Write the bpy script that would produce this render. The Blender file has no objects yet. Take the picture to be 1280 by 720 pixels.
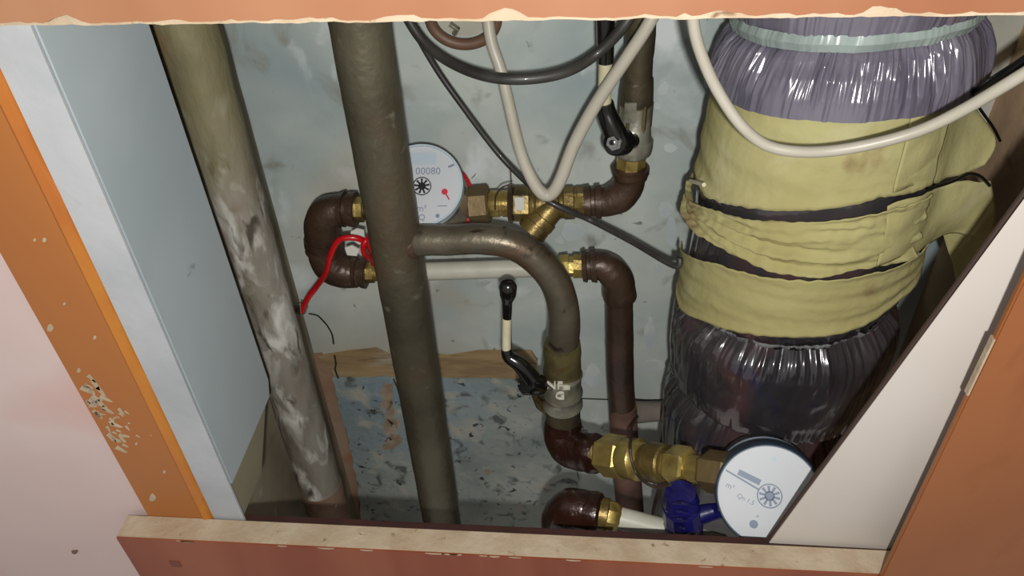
import bpy, bmesh, math, random
from mathutils import Vector, Matrix, noise
random.seed(7)
C = bpy.context.scene.collection
# ------------------------------------------------------------------ camera, light, exposure
F = 980.0
AX = Vector((0.99616943, 0.01975748, -0.0851828))     # world axes seen from the camera (right, down, forward)
AY = Vector((0.07841533, -0.632936, 0.77022273))
AZ = Vector((-0.0386976, -0.77395198, -0.63206078))
CAM = Vector((0.0, -0.289, 1.425))
cd = bpy.data.cameras.new('camera'); cam = bpy.data.objects.new('camera', cd); C.objects.link(cam)
cd.sensor_width = 36; cd.lens = 36 * F / 1280; cd.clip_start = 0.01
M4 = Matrix(((AX[0], -AX[1], -AX[2], CAM[0]), (AY[0], -AY[1], -AY[2], CAM[1]), (AZ[0], -AZ[1], -AZ[2], CAM[2]), (0, 0, 0, 1)))
cam.matrix_world = M4
bpy.context.scene.camera = cam

def w2c(dx, dy, dz):
    return Vector((AX.dot((dx, dy, dz)), AY.dot((dx, dy, dz)), AZ.dot((dx, dy, dz))))
w = bpy.data.worlds.new('world'); bpy.context.scene.world = w; w.use_nodes = True
w.node_tree.nodes['Background'].inputs[0].default_value = (1.0, 0.96, 0.92, 1)
w.node_tree.nodes['Background'].inputs[1].default_value = 0.36
ld = bpy.data.lights.new('phone_torch', 'POINT'); ld.energy = 10.8; ld.shadow_soft_size = 0.005; ld.color = (1.0, 0.985, 0.95)
lo = bpy.data.objects.new('phone_torch', ld); C.objects.link(lo)
lo.location = CAM + w2c(0.004, 0.022, -0.05)
vs = bpy.context.scene.view_settings
vs.view_transform = 'Standard'; vs.look = 'None'; vs.gamma = 1; vs.exposure = 0.0

# ------------------------------------------------------------------ pixel -> place helpers
def ray(px, py): return w2c((px - 640) / F, (py - 360) / F, 1)
def P(px, py, Y):
    r = ray(px, py); return CAM + r * ((Y - CAM.y) / r.y)
def PX(px, py, X):
    r = ray(px, py); return CAM + r * ((X - CAM.x) / r.x)
FWD = w2c(0, 0, 1)
def mpp(p): return (Vector(p) - CAM).dot(FWD) / F      # metres per pixel at p

# ------------------------------------------------------------------ mesh helpers
class G:
    def __init__(s): s.v = []; s.f = []
    def add(s, v, f):
        o = len(s.v); s.v += [Vector(a) for a in v]; s.f += [tuple(i + o for i in q) for q in f]; return s
    def box(s, a, b):
        (x0, y0, z0), (x1, y1, z1) = a, b
        v = [(x0,y0,z0),(x1,y0,z0),(x1,y1,z0),(x0,y1,z0),(x0,y0,z1),(x1,y0,z1),(x1,y1,z1),(x0,y1,z1)]
        return s.add(v, [(0,3,2,1),(4,5,6,7),(0,1,5,4),(1,2,6,5),(2,3,7,6),(3,0,4,7)])
    def tube(s, pts, rad, n=20, cap=True, wob=0.0, up=None, phase=0.0):
        pts = [Vector(p) for p in pts]
        if not isinstance(rad, (list, tuple)): rad = [rad] * len(pts)
        T = []
        for i in range(len(pts)):
            a = pts[max(i-1, 0)]; b = pts[min(i+1, len(pts)-1)]; d = b - a
            T.append(d.normalized() if d.length > 1e-9 else (T[-1] if T else Vector((0,0,1))))
        ref = Vector(up) if up else (Vector((0, 0, 1)) if abs(T[0].z) < .9 else Vector((0, -1, 0)))
        u = (ref - T[0] * ref.dot(T[0])).normalized(); v = []
        for i, p in enumerate(pts):
            u = (u - T[i] * u.dot(T[i])).normalized(); wv = T[i].cross(u)
            for k in range(n):
                a = 2 * math.pi * (k + phase) / n; r = rad[i]
                d = u * math.cos(a) + wv * math.sin(a)
                if wob: r += wob * noise.noise((p + d * r) * 60) + wob * .5 * noise.noise((p + d * r) * 190)
                v.append(p + d * r)
        f = [(i*n+k, i*n+(k+1) % n, (i+1)*n+(k+1) % n, (i+1)*n+k) for i in range(len(pts)-1) for k in range(n)]
        if cap: f += [tuple(range(n))[::-1], tuple((len(pts)-1)*n + k for k in range(n))]
        return s.add(v, f)
    def lathe(s, A, B, prof, n=28, **k):                # prof: (t along A-B, radius)
        A = Vector(A); B = Vector(B); d = (B - A).normalized(); e = 1e-6
        pts = []; rr = []; last = None
        # own loop: rings straight across the axis
        ref = k.get('up') or (Vector((0, 0, 1)) if abs(d.z) < .9 else Vector((0, -1, 0)))
        ref = Vector(ref); u = (ref - d * ref.dot(d)).normalized(); w_ = d.cross(u); v = []; ph = k.get('phase', 0); wob = k.get('wob', 0)
        for t, r in prof:
            p = A.lerp(B, t)
            for q in range(n):
                a = 2 * math.pi * (q + ph) / n; dd = u * math.cos(a) + w_ * math.sin(a); rq = r
                if wob: rq += wob * noise.noise((p + dd * r) * 90)
                v.append(p + dd * rq)
        m = len(prof)
        f = [(i*n+q, i*n+(q+1) % n, (i+1)*n+(q+1) % n, (i+1)*n+q) for i in range(m-1) for q in range(n)]
        f += [tuple(range(n))[::-1], tuple((m-1)*n + q for q in range(n))]
        return s.add(v, f)
    def grid(s, rows, thick=0.0):
        m = len(rows); n = len(rows[0]); v = [Vector(p) for r in rows for p in r]
        f = [(i*n+j, i*n+j+1, (i+1)*n+j+1, (i+1)*n+j) for i in range(m-1) for j in range(n-1)]
        if thick:
            N = [Vector((0,0,0)) for _ in v]
            for q in f:
                nn = (v[q[1]] - v[q[0]]).cross(v[q[3]] - v[q[0]])
                for i in q: N[i] += nn
            k = len(v); v2 = [p - nn.normalized() * thick for p, nn in zip(v, N)]
            f2 = [tuple(i + k for i in q[::-1]) for q in f]
            ed = [(j, j+1) for j in range(n-1)] + [((m-1)*n+j+1, (m-1)*n+j) for j in range(n-1)]
            ed += [((i+1)*n, i*n) for i in range(m-1)] + [(i*n+n-1, (i+1)*n+n-1) for i in range(m-1)]
            f = f + f2 + [(b, a, a + k, b + k) for a, b in ed]; v = v + v2
        return s.add(v, f)
    def prism(s, poly, off):                             # extrude polygon of world points by vector off
        n = len(poly); off = Vector(off); v = [Vector(p) for p in poly] + [Vector(p) + off for p in poly]
        f = [tuple(range(n)), tuple(range(2*n-1, n-1, -1))] + [((i+1) % n, i, i+n, (i+1) % n + n) for i in range(n)]
        return s.add(v, f)
    def build(s, name, mat, parent=None, loc=None, sharp=38, bevel=0, **kw):
        if parent is not None: base = Vector(parent['_w'])
        elif loc is not None: base = Vector(loc)
        else:
            n = len(s.v); base = Vector((sum(p.x for p in s.v)/n, sum(p.y for p in s.v)/n, min(p.z for p in s.v)))
        me = bpy.data.meshes.new(name)
        me.from_pydata([tuple(p - base) for p in s.v], [], s.f); me.update()
        bm = bmesh.new(); bm.from_mesh(me); bmesh.ops.recalc_face_normals(bm, faces=bm.faces)
        if bevel: bmesh.ops.bevel(bm, geom=[e for e in bm.edges if e.calc_face_angle(0) > .5], offset=bevel, segments=2, affect='EDGES')
        bm.to_mesh(me); bm.free()
        me.polygons.foreach_set('use_smooth', [True] * len(me.polygons)); me.set_sharp_from_angle(angle=math.radians(sharp))
        me.materials.append(mat); o = bpy.data.objects.new(name, me); C.objects.link(o)
        if parent is not None: o.parent = parent
        else: o.location = base
        o['_w'] = tuple(base)
        for a, b in kw.items(): o[a] = b
        return o
def thing(name, label, cat, loc, group=None):
    o = bpy.data.objects.new(name, None); o.empty_display_size = .02; C.objects.link(o); o.location = loc
    o['label'] = label; o['category'] = cat; o['_w'] = tuple(loc)
    if group: o['group'] = group
    return o
def tag(o, label, cat, group=None):
    o['label'] = label; o['category'] = cat
    if group: o['group'] = group
    return o
def cr(pts, sub=8):                                      # Catmull-Rom through vectors of any length (tuples)
    out = []; n = len(pts)
    for i in range(n - 1):
        p0, p1, p2, p3 = pts[max(i-1, 0)], pts[i], pts[i+1], pts[min(i+2, n-1)]
        for j in range(sub):
            t = j / sub
            out.append(tuple(.5*((2*b) + (-a+c)*t + (2*a-5*b+4*c-d)*t*t + (-a+3*b-3*c+d)*t**3) for a, b, c, d in zip(p0, p1, p2, p3)))
    out.append(tuple(pts[-1])); return out
def cable(pts, sub=10):                                  # (px,py,Y) control points -> world points
    return cr([tuple(P(*p)) for p in pts], sub)
def interp(x, xs, ys):
    if x <= xs[0]: return ys[0]
    for i in range(len(xs) - 1):
        if x <= xs[i+1]:
            t = (x - xs[i]) / (xs[i+1] - xs[i]); return ys[i] + (ys[i+1] - ys[i]) * t
    return ys[-1]

# ------------------------------------------------------------------ materials
def S(h):                                                # sRGB 0-255 -> linear
    return tuple(((c/255+.055)/1.055)**2.4 if c > 10 else c/255/12.92 for c in h) + (1,)
def mat(name, c1, c2=None, scale=8, rough=.6, metal=0., bump=0., bscale=60, spots=(), coat=0., stretch=(1,1,1), lo=.38, hi=.62, coatr=.08, spec=.5, zmix=None):
    m = bpy.data.materials.new(name); m.use_nodes = True; nt = m.node_tree; N = nt.nodes; L = nt.links
    b = N['Principled BSDF']; b.inputs['Roughness'].default_value = rough; b.inputs['Metallic'].default_value = metal
    b.inputs['Coat Weight'].default_value = coat; b.inputs['Coat Roughness'].default_value = coatr; b.inputs['Specular IOR Level'].default_value = spec
    tc = N.new('ShaderNodeTexCoord'); mp = N.new('ShaderNodeMapping'); mp.inputs['Scale'].default_value = stretch
    L.new(tc.outputs['Object'], mp.inputs[0])
    def nz(sc, det=5, d=.3):
        n = N.new('ShaderNodeTexNoise'); n.inputs['Scale'].default_value = sc; n.inputs['Detail'].default_value = det
        n.inputs['Distortion'].default_value = d; L.new(mp.outputs[0], n.inputs[0]); return n.outputs[0]
    def rng(s, a, bb):
        r = N.new('ShaderNodeMapRange'); r.inputs[1].default_value = a; r.inputs[2].default_value = bb; L.new(s, r.inputs[0]); return r.outputs[0]
    def mix(fac, A, B):
        x = N.new('ShaderNodeMix'); x.data_type = 'RGBA'; L.new(fac, x.inputs[0])
        for sck, val in ((x.inputs[6], A), (x.inputs[7], B)):
            if isinstance(val, tuple): sck.default_value = val
            else: L.new(val, sck)
        return x.outputs[2]
    col = S(c1)
    if c2: col = mix(rng(nz(scale), lo, hi), col, S(c2))
    for (c3, sc, a, bb) in spots: col = mix(rng(nz(sc, 6, .6), a, bb), col, S(c3))
    if zmix:                                             # another finish above a ragged height
        (ca, cb, cc), z0, z1 = zmix
        up_ = mix(rng(nz(14), .38, .62), S(ca), S(cb)); up_ = mix(rng(nz(20, 6, .6), .60, .72), up_, S(cc))
        sp = N.new('ShaderNodeSeparateXYZ'); L.new(tc.outputs['Object'], sp.inputs[0])
        ad = N.new('ShaderNodeMath'); ad.operation = 'MULTIPLY_ADD'; ad.inputs[1].default_value = .22; L.new(nz(16, 6, .5), ad.inputs[0]); L.new(sp.outputs[2], ad.inputs[2])
        col = mix(rng(ad.outputs[0], z0 + .11, z1 + .11), col, up_)
    if isinstance(col, tuple): b.inputs['Base Color'].default_value = col
    else: L.new(col, b.inputs['Base Color'])
    if bump:
        bp = N.new('ShaderNodeBump'); bp.inputs['Strength'].default_value = bump; bp.inputs['Distance'].default_value = .002
        L.new(nz(bscale, 8, 0), bp.inputs['Height']); L.new(bp.outputs[0], b.inputs['Normal'])
    return m
mt = dict(
 wall = mat('painted_plaster', (180,190,184), (208,214,206), 7, .75, bump=.35, bscale=60, spots=[((156,172,174), 4.5, .48, .68), ((222,228,228), 11, .58, .68), ((184,172,150), 3.5, .56, .76), ((150,152,142), 26, .62, .74), ((110,114,108), 75, .69, .75)]),
 wall_low = mat('rough_plaster', (134,144,142), (172,178,170), 9, .85, bump=.8, bscale=110, spots=[((130,152,164), 4, .52, .70), ((96,102,98), 55, .56, .68), ((180,178,164), 26, .58, .70), ((54,60,58), 95, .64, .70)]),
 brown_wall = mat('brown_plaster', (178,148,118), (210,178,141), 12, .9, bump=.4, bscale=80, spots=[((135,105,81), 30, .62, .75)]),
 shaft = mat('dim_plaster', (112,100,84), (128,116,98), 8, .9, bump=.3),
 olive = mat('olive_board', (128,122,98), (140,134,112), 8, .8, bump=.1),
 stain = mat('orange_stained_plaster', (154,119,95), (165,141,119), 14, .85, bump=.5, bscale=90, spots=[((165,88,50), 20, .58, .72)]),
 batten = mat('old_yellow_wood', (172,146,104), (142,118,86), 14, .8, stretch=(1,1,5), bump=.3, spots=[((176,166,146), 12, .56, .7), ((112,84,58), 20, .62, .74)]),
 side_wall = mat('brown_grey_plaster', (128,118,98), (150,140,120), 7, .9, bump=.4, bscale=80, spots=[((110,92,70), 9, .5, .7), ((168,166,154), 14, .62, .75)]),
 pipe_rust = mat('rusty_pipe_foot', (112,84,64), (128,104,84), 16, .8, bump=.6, bscale=90, spots=[((150,146,134), 20, .58, .7)]),
 emboss = mat('emboss_highlight', (214,210,194), None, rough=.35),  # paler non-metal: highlight on the raised letters put into the colour
 crackm = mat('crack_shadow', (30,32,30), None),
 panel = mat('grey_panel', (157,168,172), (172,182,184), 5, .5, bump=.06, bscale=30, spots=[((117,126,131), 38, .70, .76)]),
 panel_edge = mat('pale_panel_edge', (158,162,165), (173,176,178), 16, .6, bump=.2, bscale=90, spots=[((153,145,128), 22, .62, .72)]),
 orange = mat('orange_varnish', (154,93,46), (170,106,49), 7, .35, stretch=(1,1,.15), bump=.08, spots=[((194,170,139), 190, .735, .75)]),
 orange_edge = mat('amber_varnish', (180,114,42), (169,99,42), 14, .3, bump=.3, bscale=50),
 laminate = mat('orange_laminate', (136,86,58), (156,112,82), 3.2, .42, stretch=(1.6,1,.5), bump=.05),
 laminate_r = mat('right_laminate', (134,78,40), (144,87,48), 9, .4, stretch=(1,1,.5), bump=.08, spots=[((120,67,33), 20, .6, .8)]),
 laminate_red = mat('red_laminate', (122,58,37), (140,78,51), 5, .45, stretch=(2.5,1,.3), lo=.4, hi=.6),
 chip = mat('raw_chipboard', (165,144,118), (178,162,138), 40, .85, bump=.5, bscale=160, spots=[((120,94,69), 130, .66, .74)]),
 darkstrip = mat('dark_brown_strip', (44,16,12), (60,26,20), 20, .7),
 pink = mat('pink_wall_paint', (201,178,173), (210,190,184), 4, .6, bump=.08, bscale=40, spots=[((201,164,156), 9, .55, .75)]),
 cream = mat('cream_board', (185,177,167), (195,187,180), 5, .5, bump=.03, bscale=20, spots=[((177,162,135), 10, .70, .8)]),
 edge_shade = mat('painted_edge_shade', (56,40,32), None),
 steel = mat('old_steel_pipe', (104,98,80), (82,77,62), 14, .46, metal=.5, bump=.4, bscale=160, spots=[((104,78,56), 11, .54, .72), ((50,44,34), 60, .62, .70), ((130,124,106), 60, .62, .72)]),
 galv = mat('galvanised_pipe', (141,132,99), (116,110,83), 14, .55, metal=.25, bump=.4, bscale=120, spots=[((139,94,60), 20, .62, .72)]),
 galv_white = mat('limescaled_pipe', (116,108,94), (150,145,134), 26, .6, metal=.15, bump=.8, bscale=110, spots=[((118,92,72), 18, .56, .70), ((206,204,196), 62, .50, .66), ((214,212,206), 22, .60, .74), ((78,72,62), 80, .58, .68)], stretch=(1,1,.36), zmix=(((142,134,98), (108,102,76), (132,86,56)), .36, .45)),
 bend = mat('bent_steel', (118,110,94), (92,86,72), 18, .38, metal=.6, bump=.3, bscale=150, spots=[((108,78,58), 18, .54, .68), ((58,50,40), 60, .62, .7)]),
 iron = mat('brown_cast_iron', (79,59,44), (59,44,33), 22, .42, metal=.3, bump=.6, bscale=140, coat=.2, coatr=.3),
 iron_green = mat('sooty_pipe', (78,70,50), (56,50,40), 22, .5, metal=.3, bump=.5, bscale=130, spots=[((96,84,52), 40, .6, .7)]),
 maroon = mat('maroon_wet_iron', (56,30,22), (38,20,16), 22, .28, metal=.25, bump=.8, bscale=120, coat=.5, coatr=.15, spots=[((74,50,30), 30, .60, .70)]),
 rustpink = mat('pink_primer_pipe', (126,90,80), (98,70,60), 16, .7, bump=.4, spots=[((80,60,48), 20, .52, .66)]),
 wallpipe = mat('painted_pipe', (141,134,123), (132,114,103), 20, .7, bump=.2),
 brass = mat('brass', (190,168,98), (140,118,64), 40, .3, metal=.65, bump=.25, bscale=140, spots=[((78,56,32), 26, .54, .68)]),
 brass_dark = mat('tarnished_brass', (134,114,66), (92,78,44), 40, .38, metal=.6, bump=.4, bscale=150, spots=[((60,46,28), 40, .56, .68)]),
 bronze_nut = mat('dull_bronze', (118,100,66), (100,82,54), 40, .5, metal=.5, bump=.3, bscale=150),
 nickel = mat('nickel', (176,174,160), (130,126,108), 40, .28, metal=.6, bump=.3, bscale=160, spots=[((92,76,50), 40, .60, .70)]),
 chrome = mat('chrome', (190,190,186), None, rough=.15, metal=1.),
 ferrule = mat('green_brass_collar', (112,104,66), (84,76,50), 45, .45, metal=.4, bump=.5, bscale=150, spots=[((98,60,36), 40, .58, .68)]),
 black = mat('black_plastic', (14,14,14), None, rough=.22, coat=.4),
 lever = mat('cream_painted_lever', (206,200,170), (190,182,150), 60, .5),
 whitepipe = mat('white_plastic_pipe', (196,194,180), (182,180,164), 30, .4, bump=.1, spots=[((150,140,120), 60, .66, .74)]),
 white = mat('white_cable_sheath', (177,171,157), (166,161,145), 30, .4),
 darkcable = mat('dark_cable_sheath', (46,44,42), (62,60,56), 50, .45, coat=.2),
 blackcable = mat('black_wire_sheath', (16,18,18), None, rough=.4),
 thinw = mat('thin_dark_wire', (58,46,38), None, rough=.5),
 red = mat('red_plastic', (190,14,24), None, rough=.3, coat=.3),
 blue = mat('blue_plastic', (26,24,96), (18,16,70), 60, .35, coat=.3, bump=.3, bscale=80),
 bluerim = mat('blue_grey_rim', (54,76,96), (44,60,80), 30, .35, coat=.4),
 rimdark = mat('dark_grey_rim', (70,72,72), None, rough=.3, coat=.4),
 meterbody = mat('meter_grey_body', (159,146,127), (135,122,107), 30, .4, metal=.2),
 dial = mat('dial_white', (190,194,198), (196,198,202), 10, .35),
 dial_b = mat('dial_tint', (176,191,200), None, rough=.35),
 ink = mat('dial_ink', (24,22,26), None, rough=.4),
 inkb = mat('faded_blue_ink', (120,132,152), None, rough=.4),
 inkr = mat('red_ink', (196,40,60), None, rough=.4),
 paper = mat('white_sticker', (214,212,204), None, rough=.6),
 sleeve = mat('brown_rubber_sleeve', (115,86,68), (101,74,58), 30, .5, bump=.2),
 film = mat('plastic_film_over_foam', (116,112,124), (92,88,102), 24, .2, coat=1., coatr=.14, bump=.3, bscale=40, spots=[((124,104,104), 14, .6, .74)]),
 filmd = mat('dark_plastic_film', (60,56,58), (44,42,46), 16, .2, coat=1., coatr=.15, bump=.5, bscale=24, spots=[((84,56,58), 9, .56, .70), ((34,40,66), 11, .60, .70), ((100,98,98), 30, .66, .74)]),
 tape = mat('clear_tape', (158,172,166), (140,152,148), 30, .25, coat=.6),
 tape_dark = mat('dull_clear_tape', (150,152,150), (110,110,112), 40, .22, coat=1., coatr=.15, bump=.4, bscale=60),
 cloth = mat('yellow_crepe', (178,172,122), (166,158,108), 9, .85, bump=.35, bscale=130, spots=[((186,180,138), 22, .58, .7), ((134,108,78), 16, .64, .74), ((150,138,88), 5, .55, .75)], spec=.2),
 foam = mat('brown_stain_tape', (106,84,84), (88,72,76), 40, .6),
)

# ------------------------------------------------------------------ setting
def st(o): o['kind'] = 'structure'; return o
YW = 0.30
XR = 0.318
st(G().box((-.42, YW, .40), (.46, YW + .02, 1.46)).build('wall_back', mt['wall']))
st(G().box((XR, .03, .40), (XR + .02, YW, 1.46)).build('wall_right', mt['brown_wall']))
XL = -.283
st(G().box((XL - .02, .022, .40), (XL, YW, 1.46)).build('wall_left', mt['side_wall']))
st(G().box((-.42, .022, .38), (.46, YW + .02, .40)).build('floor', mt['shaft']))
st(G().box((-.42, .022, 1.46), (.46, YW + .02, 1.48)).build('ceiling', mt['shaft']))
wall = bpy.data.objects['wall_back']
# plaster relief on the back wall
def blobpoly(pts, Y, jit=.0012, sub=5):
    c = cr(pts + [pts[0]], sub)[:-1]; out = []
    for i, (x, y) in enumerate(c):
        out.append(P(x + 90*jit*12*noise.noise(Vector((x*.11, y*.11, 1.7))), y + 90*jit*12*noise.noise(Vector((x*.11, y*.11, 7.7))), Y))
    return out
slab_px = [(416,474),(480,472),(560,474),(640,475),(664,478),(682,505),(700,530),(717,556),(722,600),(720,660),(600,664),(454,660),(445,600),(436,550),(424,510)]
poly = []
for i in range(len(slab_px)):
    a, b = slab_px[i], slab_px[(i+1) % len(slab_px)]
    for k in range(6):
        t = k / 6; x = a[0] + (b[0]-a[0])*t; y = a[1] + (b[1]-a[1])*t
        poly.append(P(x + 3*noise.noise(Vector((x*.15, y*.15, 0))), y + 3*noise.noise(Vector((x*.15, y*.15, 5))), YW - .006))
G().prism(poly, (0, .007, 0)).build('plaster_slab', mt['wall_low'], wall, label='rough blue grey lower plaster slab')
def blank(px):
    return [P(x, y, YW - .0035) for x, y in px]
G().prism(blank([(398,446),(440,440),(470,437),(486,444),(500,441),(560,446),(600,440),(664,440),(672,452),(668,474),(560,472),(486,474),(420,472)]), (0, .004, 0)).build('wooden_batten', mt['batten'], wall, label='yellowed wooden batten in the plaster')
G().prism([P(x, y, YW - .002) for x, y in [(380,444),(402,442),(416,470),(424,510),(438,560),(446,600),(456,662),(400,662),(396,560),(380,480)]], (0, .003, 0)).build('stained_plaster', mt['stain'], wall, label='orange stained plaster beside the slab')
pg = G()
for cx, cy, rx, ry in [(715,290,16,12),(690,318,6,10),(832,262,10,10),(840,290,7,18),(812,420,9,22),(822,335,5,6),(700,300,5,5),(602,170,5,4),(642,150,4,3),(860,250,4,8),(830,110,7,8),(838,185,9,5),(822,132,4,4),(818,458,14,6),(742,470,12,14),(790,398,5,4)]:
    pts = [(cx + rx*math.cos(a)*(.75+.5*random.random()), cy + ry*math.sin(a)*(.75+.5*random.random())) for a in [k*math.tau/9 for k in range(9)]]
    pg.prism([P(x, y, YW - .0008) for x, y in [q for q in cr(pts + [pts[0]], 3)[:-1]]], (0, .001, 0))
pg.build('peeled_paint', mat('peeled_paint_white', (206,212,208), (188,198,200), 30, .8, bump=.3), wall, kind='stuff')
pg = G()
for cx, cy, rx, ry in [(484,496,7,18),(488,516,6,16),(487,536,9,12),(492,552,10,9),(478,506,3,5),(500,478,9,5),(497,530,4,6),(482,560,4,3),(540,600,3,3),(610,590,4,3)]:
    pts = [(cx + rx*math.cos(a)*(.7+.6*random.random()), cy + ry*math.sin(a)*(.75+.5*random.random())) for a in [k*math.tau/9 for k in range(9)]]
    pg.prism([P(x, y, YW - .0068) for x, y in cr(pts + [pts[0]], 3)[:-1]], (0, .001, 0))
pg.build('exposed_plaster', mat('exposed_brown_plaster', (150,128,106), (176,160,140), 60, .9, bump=.5, bscale=120), wall, kind='stuff')
# cracks
for pts in ([(386,392),(396,394),(402,399),(409,407),(415,418),(417,430)], [(418,444),(420,455),(419,462),(423,473)], [(492,474),(496,482),(499,492),(502,505)]):
    G().tube(cable([(x, y, YW - .0006 - (.006 if y > 470 else (.0035 if y > 440 else 0))) for x, y in pts], 4), .0009, 6).build('crack', mt['crackm'], wall)
G().tube(cable([(726,498,YW-.0003),(790,500,YW-.0003),(860,499,YW-.0003)], 4), .0008, 6).build('crack', mt['crackm'], wall)

# pink wall beyond the frame on the left
zlo, zhi = .62, 1.72
def XF(px, py, Y=0): return P(px, py, Y).x
st(G().box((-1.2, .004, .45), (-.2835, .02, zhi)).build('wall_front_left', mt['pink']))
G().tube([P(93,688,.0038), P(94,688,.0042)], .0022, 9, wob=.0012).build('speck', mt['sleeve'], bpy.data.objects['wall_front_left'])
# left stile
xa, xb = -.2855, -.2405
left = thing('door_frame_stile', 'orange varnished upright board with scraped paint, left side of the opening', 'board', ((xa+xb)/2, 0, zlo))
G().box((xa, 0, zlo), (xb - .006, .012, 1.40)).build('stile_board', mt['orange'], left, bevel=.0008)
rows = []
for i in range(121):
    z = zlo + (1.40 - zlo) * i / 120; k = .0016 * noise.noise(Vector((z*40, 0, 3))) + .0007*noise.noise(Vector((z*160, 0, 3)))
    rows.append([(xb - .0075, .0005, z), (xb - .005, -.0012, z), (xb - .001 + k, -.0005, z), (xb + .0008 + k, .003, z)])
G().grid(rows, .003).build('varnish_lip', mt['orange_edge'], left, label='amber lip of thick varnish')
# scraped patches
chips = G()
for _ in range(80):
    t = random.random(); cx = 98 + 55*t + random.gauss(0, 9); cy = 490 + 62*t + random.gauss(0, 12)
    L = random.uniform(2, 11); wd = random.uniform(1.2, 3); a = .45 + random.gauss(0, .25)
    q = [(cx + L*math.cos(a+d)*k, cy + L*math.sin(a+d)*k) for d, k in ((0, 1), (.5*wd/3, .6), (math.pi-.3, .8), (math.pi+.4, .7), (-.5*wd/3, .5))]
    if min(P(x, y, 0).x for x, y in q) < xa + .0008: continue
    chips.prism([P(x, y, -.0003) for x, y in q], (0, .0004, 0))
for cx, cy, r in [(62,410,5),(98,463,3),(190,622,5),(118,422,2.5),(170,555,2),(205,590,2),(55,300,3),(43,300,2),(80,380,2)]:
    chips.prism([P(cx + r*math.cos(k)*(.6 if k > 3 else 1), cy + 1.6*r*math.sin(k)*.6, -.0003) for k in [j*math.tau/8 for j in range(8)]], (0, .0004, 0))
chips.build('scraped_paint', mt['chip'], left, kind='stuff', label='pale scrapes where the varnish is chipped off')
# grey side panel with pale front edge
pf = thing('side_panel', 'blue grey panel with a pale edge, lining the left side of the niche', 'panel', (-.226, .04, .93))
G().box((-.2398, .0012, .93), (-.2187, .0028, 1.40)).build('front_edge', mt['panel_edge'], pf, label='pale grey front edge strip')
g = G(); yb = .086; z0 = 1.017
prof = [(.003, z0), (.003, 1.40), (yb, 1.40), (yb, z0 + .012), (yb - .006, z0)]
g.prism([(-.2185, y, z) for y, z in prof], (-.016, 0, 0)); g.build('panel_board', mt['panel'], pf, bevel=.0012)
ol = G(); q = [PX(x, y, -.2222) for x, y in ((268,618),(333,496),(327,590),(303,648))]; q = [Vector((-.2222, .003, 1.0165)), Vector((-.2222, q[1].y, 1.0165)), q[2], q[3], Vector((-.2222, .003, q[3].z))]; ol.prism(q, (-.012, 0, 0))
tag(ol.build('lower_side_board', mt['olive']), 'olive grey board low on the left, under the blue grey panel', 'board')

# boards around the opening
zt = .9842
def chipline(x0, x1, y0, y1, zc, dz, amp, n):            # ragged chipboard strip with uneven top and bottom
    rows = []
    for i in range(n + 1):
        x = x0 + (x1 - x0)*i/n; k = amp*(noise.noise(Vector((x*90, zc, 0))) + .6*noise.noise(Vector((x*300, zc, 2))))
        rows.append([(x, y0, zc - dz), (x, y0, zc + k), (x, y1, zc + k), (x, y1, zc - dz)])
    return rows
bb = thing('bottom_board', 'orange laminated board with raw chipboard top edge, across the bottom of the opening', 'board', (-.05, -.009, .84))
xl, xr = -.2990, .1995
G().box((xl, -.0172, .82), (xr, -.0160, zt - .0008)).build('laminate_face', mt['laminate_red'], bb, label='reddish orange laminate face')
G().box((xl, -.0160, .82), (xr, 0, zt)).build('chipboard_core', mt['chip'], bb, bevel=.0005, label='raw cream chipboard edge')
rag = G()
for i in range(14):
    x = random.uniform(xl + .03, xr - .02); l_ = random.uniform(.002, .007); d = random.uniform(.0004, .0011)
    rag.prism([(x - l_, -.0174, zt - .0007), (x - l_*.3, -.0174, zt - .0007 - d), (x + l_*.5, -.0174, zt - .0007 - d*.7), (x + l_, -.0174, zt - .0007)], (0, .0004, 0))
rag.build('chipped_edge', mt['chip'], bb, kind='stuff')
G().box((-.271, -.0176, .952), (-.264, -.0171, .959)).build('paint_mark', mat('brown_mark', (110,62,44), None), bb)
tag(G().box((-.2205, .0005, .93), (.1985, .007, zt - .003)).build('dark_strip', mt['darkstrip'], bevel=.0008), 'dark brown strip just behind the bottom board', 'rail')  # dark strip along the gap behind the bottom board
# top board
tb = thing('top_board', 'orange laminated board with chipped lower edge, across the top of the opening', 'board', (0, -.012, 1.33))
xs = -.34; n = 260; rows = []; rows2 = []
A = P(0, 27, -.012); B = P(1280, 13, -.012)
for i in range(n + 1):
    x = xs + .70*i/n; z = A.z + (B.z - A.z)*(x - A.x)/(B.x - A.x)
    k = .0006*noise.noise(Vector((x*70, 0, 9))) + .0004*noise.noise(Vector((x*230, 0, 4)))
    e = max(0, noise.noise(Vector((x*55, 3, 1))) - .04)*.006 + max(0, noise.noise(Vector((x*160, 8, 1))))*.0022
    rows.append([(x, -.0165, z + .0009 + k + e), (x, -.0175, z + .0012 + k + e), (x, -.0175, 1.42), (x, -.0165, 1.42)])
    rows2.append([(x, -.0164, z + k), (x, -.0164, 1.42), (x, -.0005, 1.42), (x, -.0005, z + k)])
g = G(); g.grid([r + [r[0]] for r in rows]); g.build('laminate_face', mt['laminate'], tb, sharp=20)
g = G(); g.grid([r + [r[0]] for r in rows2]); g.build('chipboard_core', mt['chip'], tb, sharp=20, label='raw chipped lower edge')
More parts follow.
